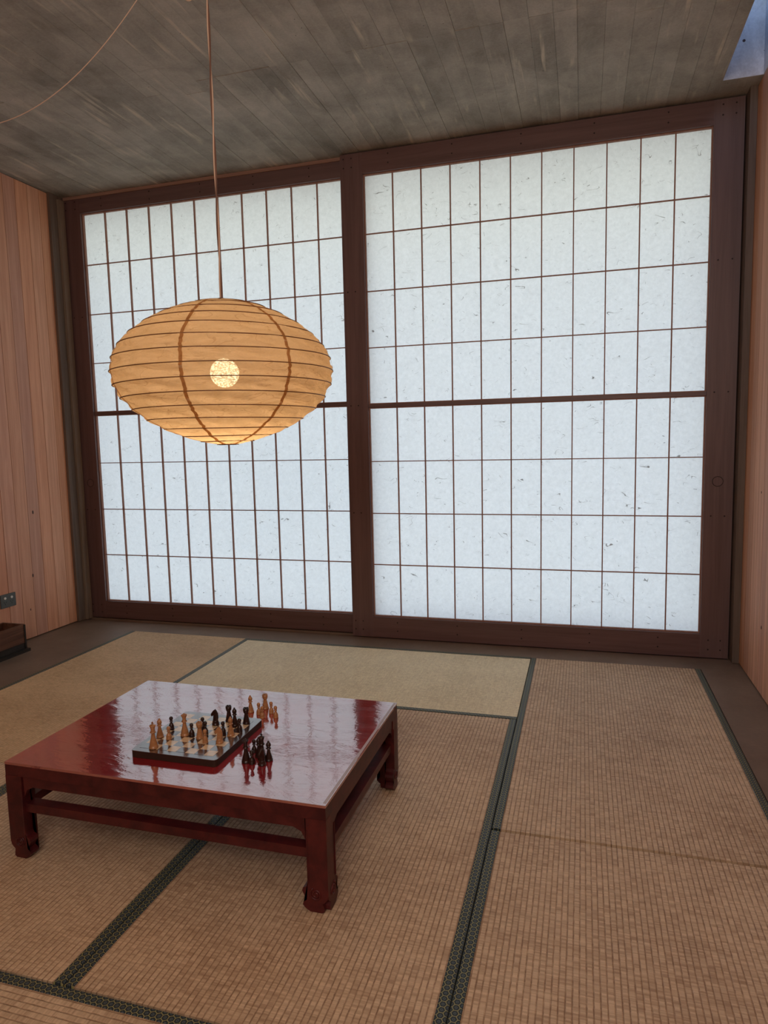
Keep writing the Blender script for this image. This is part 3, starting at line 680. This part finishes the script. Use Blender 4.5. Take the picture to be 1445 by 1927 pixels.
onboard = [
 ('k', 1, .889, -2.393, 'tall pale king on the near left corner of the chess board'),
 ('b', 1, .859, -2.312, 'pale bishop at the left edge of the board, just behind the corner king'),
 ('p', 0, .859, -2.241, 'dark pawn farthest left on the chess board'),
 ('p', 1, .901, -2.320, 'lone pale pawn right of the left-edge bishop'),
 ('q', 1, .939, -2.278, 'pale queen standing tall left of centre on the board'),
 ('p', 0, .966, -2.276, 'dark pawn between the pale queen and the pale rook'),
 ('p', 0, .977, -2.220, 'dark pawn at the far side, behind another dark pawn and the pale rook'),
 ('p', 0, 1.006, -2.250, 'dark pawn half hidden right behind the pale rook on the board'),
 ('r', 1, 1.006, -2.288, 'pale rook near the centre of the chess board'),
 ('p', 1, 1.042, -2.312, 'pale pawn just in front and right of the board rook'),
 ('n', 0, 1.000, -2.169, 'dark knight at the far side of the board, head to the left'),
 ('r', 0, 1.034, -2.129, 'dark rook on the far row, beside the dark bishop'),
 ('b', 0, 1.076, -2.161, 'dark bishop close behind a pale bishop on the right of the board'),
 ('r', 0, 1.108, -2.132, 'dark rook at the far right corner of the board'),
 ('p', 0, 1.116, -2.199, 'dark pawn at the right edge of the chess board'),
 ('b', 1, 1.103, -2.240, 'pale bishop on the right side of the chess board'),
 ('p', 0, 1.070, -2.236, 'dark pawn left of the right-hand pale bishop'),
 ('n', 1, 1.094, -2.304, 'pale knight on the near right part of the board'),
]
for k, l, x, y, lab in onboard: piece(k, bool(l), x, y, ZT, lab, math.radians(12) if k == 'n' else 0.0)
offboard = [
 ('b', 1, 1.044, -1.976, 'pale bishop standing on the red lacquer behind the board'),
 ('r', 1, 1.086, -1.930, 'pale rook standing on the red lacquer behind the pawns'),
 ('p', 1, 1.086, -1.988, 'pale captured pawn left of the off-board rook'),
 ('p', 1, 1.116, -2.018, 'pale captured pawn in front of the off-board rook, nearest the board corner'),
 ('p', 1, 1.130, -1.967, 'pale captured pawn on the lacquer right of the rook'),
 ('p', 1, 1.166, -2.003, 'pale captured pawn farthest right on the lacquer'),
 ('q', 0, 1.228, -2.365, 'dark queen standing on the lacquer right of the board'),
 ('p', 0, 1.253, -2.372, 'dark captured pawn touching the dark queen'),
 ('p', 0, 1.222, -2.294, 'dark captured pawn standing alone between board and cluster'),
 ('b', 0, 1.252, -2.318, 'dark bishop at the left of the crowded dark cluster'),
 ('k', 0, 1.274, -2.338, 'dark king in the middle of the crowded dark cluster'),
 ('n', 0, 1.290, -2.371, 'dark knight at the front of the crowded dark cluster'),
 ('b', 0, 1.298, -2.336, 'dark bishop at the right of the crowded dark cluster'),
]
for k, l, x, y, lab in offboard: piece(k, bool(l), x, y, TZ+0.0001, lab, math.radians(70) if k == 'n' else 0.0)

# ------------------------------------------------------------------ paper lantern
LX, LY = 1.012, -2.0; LA = 0.404; LT, LBt = 1.945, 1.420
lc = 1.6770; lb = 0.269
lamp = empty('paper_lantern', (LX, LY, lc), 'large glowing orange paper lantern, flattened globe hanging over the red table', 'lamp')
NR = 17
ribz = [math.pi/2 - math.pi*(i+0.9)/(NR+0.8) for i in range(NR)]
seam_az = [math.radians(-90-16.36+25.7+360/7*i) for i in range(7)]
seg = 112
def rad_at(phi):           # phi latitude
    return (LA+0.002)*math.cos(phi)**1.27, lb*math.sin(phi)
rl = [math.pi/2-0.11] + ribz + [-math.pi/2+0.13]
bm = bmesh.new(); rings = []; rr = random.Random(5)
fulls = []
for i in range(len(rl)-1):
    m_ = 5
    for j in range(m_):
        t = j/m_; fulls.append((rl[i]+(rl[i+1]-rl[i])*t, t))
fulls.append((rl[-1], 0))
for phi, t in fulls:
    r, z = rad_at(phi)
    pf = math.sin(math.pi*t)
    ring = []
    for k in range(seg):
        az = 2*math.pi*k/seg
        bulge = -0.0085*pf*(1+0.7*math.sin(az*9+phi*31)+0.5*math.sin(az*23+phi*17))
        # paper gathers at the seams
        for sa in seam_az:
            d = abs((az-sa+math.pi) % (2*math.pi)-math.pi)
            if d < 0.12: bulge += 0.0035*pf*(1-d/0.12)*(1 if int(phi*20) % 2 else -0.6)
        rr_ = r+bulge*1.1
        ring.append(bm.verts.new(Vector((rr_*math.cos(az), rr_*math.sin(az), z))*S))
    rings.append(ring)
for a, b in zip(rings, rings[1:]):
    for k in range(seg): bm.faces.new((a[k], b[k], b[(k+1) % seg], a[(k+1) % seg]))
obj('paper_shade', bm, M['lantern'], lamp, True)
for i, phi in enumerate(ribz):
    r, z = rad_at(phi); bm = bmesh.new()
    tilt = 0.0
    tube(bm, [(r*1.001*math.cos(2*math.pi*k/72), r*1.001*math.sin(2*math.pi*k/72), z+0.0015*math.sin(2*math.pi*k/72*2+i)) for k in range(72)], 0.0018, 5, True)
    obj('rib', bm, M['rib'], lamp, True)
for sa in seam_az:
    bm = bmesh.new(); prev = None; rr = random.Random(int(sa*100))
    n_ = len(fulls)
    for q, (phi, t) in enumerate(fulls):
        r, z = rad_at(phi); wid = 0.0062; wob = rr.uniform(-0.0032, 0.0032)
        pf = math.sin(math.pi*t); r2 = r+0.0018-0.0022*pf
        if r < 0.02: continue
        cur = [bm.verts.new(Vector((r2*math.cos(sa)-(s_*wid+wob)*math.sin(sa), r2*math.sin(sa)+(s_*wid+wob)*math.cos(sa), z))*S) for s_ in (-1, 1)]
        if prev: bm.faces.new((prev[0], cur[0], cur[1], prev[1]))
        prev = cur
    obj('paper_seam', bm, M['seam'], lamp, True)
bm = bmesh.new(); r0, z0 = rad_at(rl[0]); tube(bm, [(r0*math.cos(2*math.pi*k/40), r0*math.sin(2*math.pi*k/40), z0) for k in range(40)], 0.003, 6, True)
obj('top_hoop', bm, M['rib'], lamp, True)
bm = bmesh.new(); r0, z0 = rad_at(rl[-1]); tube(bm, [(r0*math.cos(2*math.pi*k/40), r0*math.sin(2*math.pi*k/40), z0) for k in range(40)], 0.003, 6, True)
obj('bottom_hoop', bm, M['rib'], lamp, True)
# inner wire frame holds the fitting and the globe bulb
bm = bmesh.new(); r0, z0 = rad_at(rl[0]); tube(bm, [(-r0, 0, z0), (0, 0, z0-0.004), (r0, 0, z0)], 0.002, 6); 
lathe(bm, [(0, z0+0.01), (.016, z0+0.005), (.020, z0-0.05), (.020, .056), (0, .056)], 16); obj('lamp_holder', bm, M['fitting'], lamp, True)
bz = 0.0
bm = bmesh.new(); lathe(bm, [(0, bz-.054)]+[(.054*math.cos(a), bz+.054*math.sin(a)) for a in [math.radians(-75+15*i) for i in range(11)]]+[(0, bz+.0541)], 28)
obj('bulb', bm, M['bulb'], lamp, True)
pl = bpy.data.lights.new('bulb_light', 'POINT'); pl.energy = 3.7; pl.color = (1.0, 0.74, 0.46); pl.shadow_soft_size = 0.05
po = bpy.data.objects.new('bulb_light', pl); C.objects.link(po); po.location = (LX*S, LY*S, (lc-0.085)*S)
# hanging cord: two strands twisted together from a ceiling hook
for ph, mt, nm_ in ((0, 'cord', 'cord_strand'), (math.pi, 'cord_pale', 'cord_strand')):
    bm = bmesh.new(); zt0 = ZC-0.02-lc; zb0 = rad_at(rl[0])[1]
    tube(bm, [(0.0030*math.cos(ph+i*0.16), 0.0030*math.sin(ph+i*0.16), zb0+(zt0-zb0)*i/120) for i in range(121)], 0.0030, 6)
    obj(nm_, bm, M[mt], lamp, True)
hook = empty('ceiling_hook', (LX, LY, ZC), 'small dark ceiling hook the lantern hangs from, above the frame', 'hook')
bm = bmesh.new(); lathe(bm, [(0, 0), (.012, 0), (.010, -.005), (0, -.006)], 14)
tube(bm, [(0, 0, -.004), (0, 0, -.012)]+[(0.008*math.sin(a), 0, -.020+0.008*math.cos(a)) for a in [i*0.45 for i in range(12)]], 0.0018, 6)
obj('hook_body', bm, M['fitting'], hook, True)
# swagged supply cord
def zc_(x): return 2.705+0.655*(x-0.01)**2
pts = [(x_, LY, zc_(x_)) for x_ in [-0.975+i*(1.955/60) for i in range(61)]]
bm = bmesh.new(); tube(bm, pts, 0.0019, 6)
obj('supply_cord', bm, M['cord_pale'], lamp, True, (-LX, -LY, -lc))['label'] = 'thin pale cord swagged in a long curve under the ceiling'
bm = bmesh.new(); pts = []
for i in range(25):
    a = math.pi*i/24; pts.append((0.927+0.050*math.cos(a)+0.028*(1-i/24), LY, 3.34-0.345*math.sin(a)**0.55))
tube(bm, pts, 0.0019, 6)
obj('slack_loop', bm, M['cord_pale'], lamp, True, (-LX, -LY, -lc))

# ------------------------------------------------------------------ double power outlet on the left wall
ot = empty('power_outlet', (XL+0.0015, -0.5205, 0.335), 'grey double power outlet on the left cedar wall', 'outlet')
bm = bmesh.new(); box(bm, 0.0, 0.009, -0.066, 0.066, -0.050, 0.046); obj('faceplate', bm, M['outlet'], ot, False, (0, 0, 0), 0.003)
for s_ in (-1, 1):
    bm = bmesh.new(); lathe(bm, [(0, 0), (.0095, 0), (.0095, .004), (.006, .0060), (0, .0065)], 14)
    for v in bm.verts: v.co = Matrix.Rotation(math.pi/2, 4, 'Y') @ v.co
    obj('switch', bm, M['dolly'], ot, False, (0.009, s_*0.029, 0.018))
    for dy, dz, ang in ((-0.009, -0.010, 0.5), (0.009, -0.010, -0.5), (0, -0.024, 0)):
        bm = bmesh.new(); box(bm, 0.0, 0.0012, -0.0016, 0.0016, -0.005, 0.005)
        for v in bm.verts: v.co = Matrix.Rotation(ang, 4, 'X') @ v.co
        obj('socket_slot', bm, M['hole'], ot, False, (0.0086, s_*0.029+dy, dz))

# ------------------------------------------------------------------ old wooden crate by the left wall
CX0, CX1, CY0, CY1, CH = -1.622, -1.432, -1.15, -0.582, 0.193
cr_ = empty('wooden_crate', ((CX0+CX1)/2, (CY0+CY1)/2, -0.004), 'old dark open wooden crate on the floor under the power outlet', 'crate')
ax, ay = (CX1-CX0)/2, (CY1-CY0)/2; t = 0.014
for nm_, b in (('side_board', (ax-t, ax, -ay, ay, 0.062, CH)), ('side_board', (-ax, -ax+t, -ay, ay, 0.022, CH)),
               ('end_board', (-ax+t, ax-t, ay-t, ay, 0.022, CH)), ('end_board', (-ax+t, ax-t, -ay, -ay+t, 0.022, CH)),
               ('divider', (-ax+t, ax-t, ay-0.19, ay-0.18, 0.022, CH-0.012)), ('bottom_board', (-ax+t, ax-t, -ay+t, ay-t, 0.022, 0.036))):
    bm = bmesh.new(); box(bm, *b); obj(nm_, bm, M['crate'], cr_, False, (0, 0, 0), 0.0015)
bm = bmesh.new(); box(bm, ax-t+0.001, ax-0.001, -ay+0.001, ay-0.001, 0.022, 0.061); obj('lower_side_board', bm, M['crate_dark'], cr_)
bm = bmesh.new(); box(bm, ax-0.001, ax+0.004, ay-0.012, ay+0.002, 0.022, CH-0.004); obj('corner_post', bm, M['crate_dark'], cr_)
bm = bmesh.new(); box(bm, -ax, ax+0.026, -ay-0.01, ay+0.010, 0.0, 0.021); obj('plinth', bm, M['crate_dark'], cr_, False, (0, 0, 0), 0.004)
bm = bmesh.new(); box(bm, -0.05, 0.05, -0.045, 0.045, 0.0, 0.12)
bk = obj('dark_block', bm, M['crate_dark'], None, False, (-1.53, -0.90, 0.034), 0.003); tag(bk, 'small dark block lying inside the old crate', 'block')
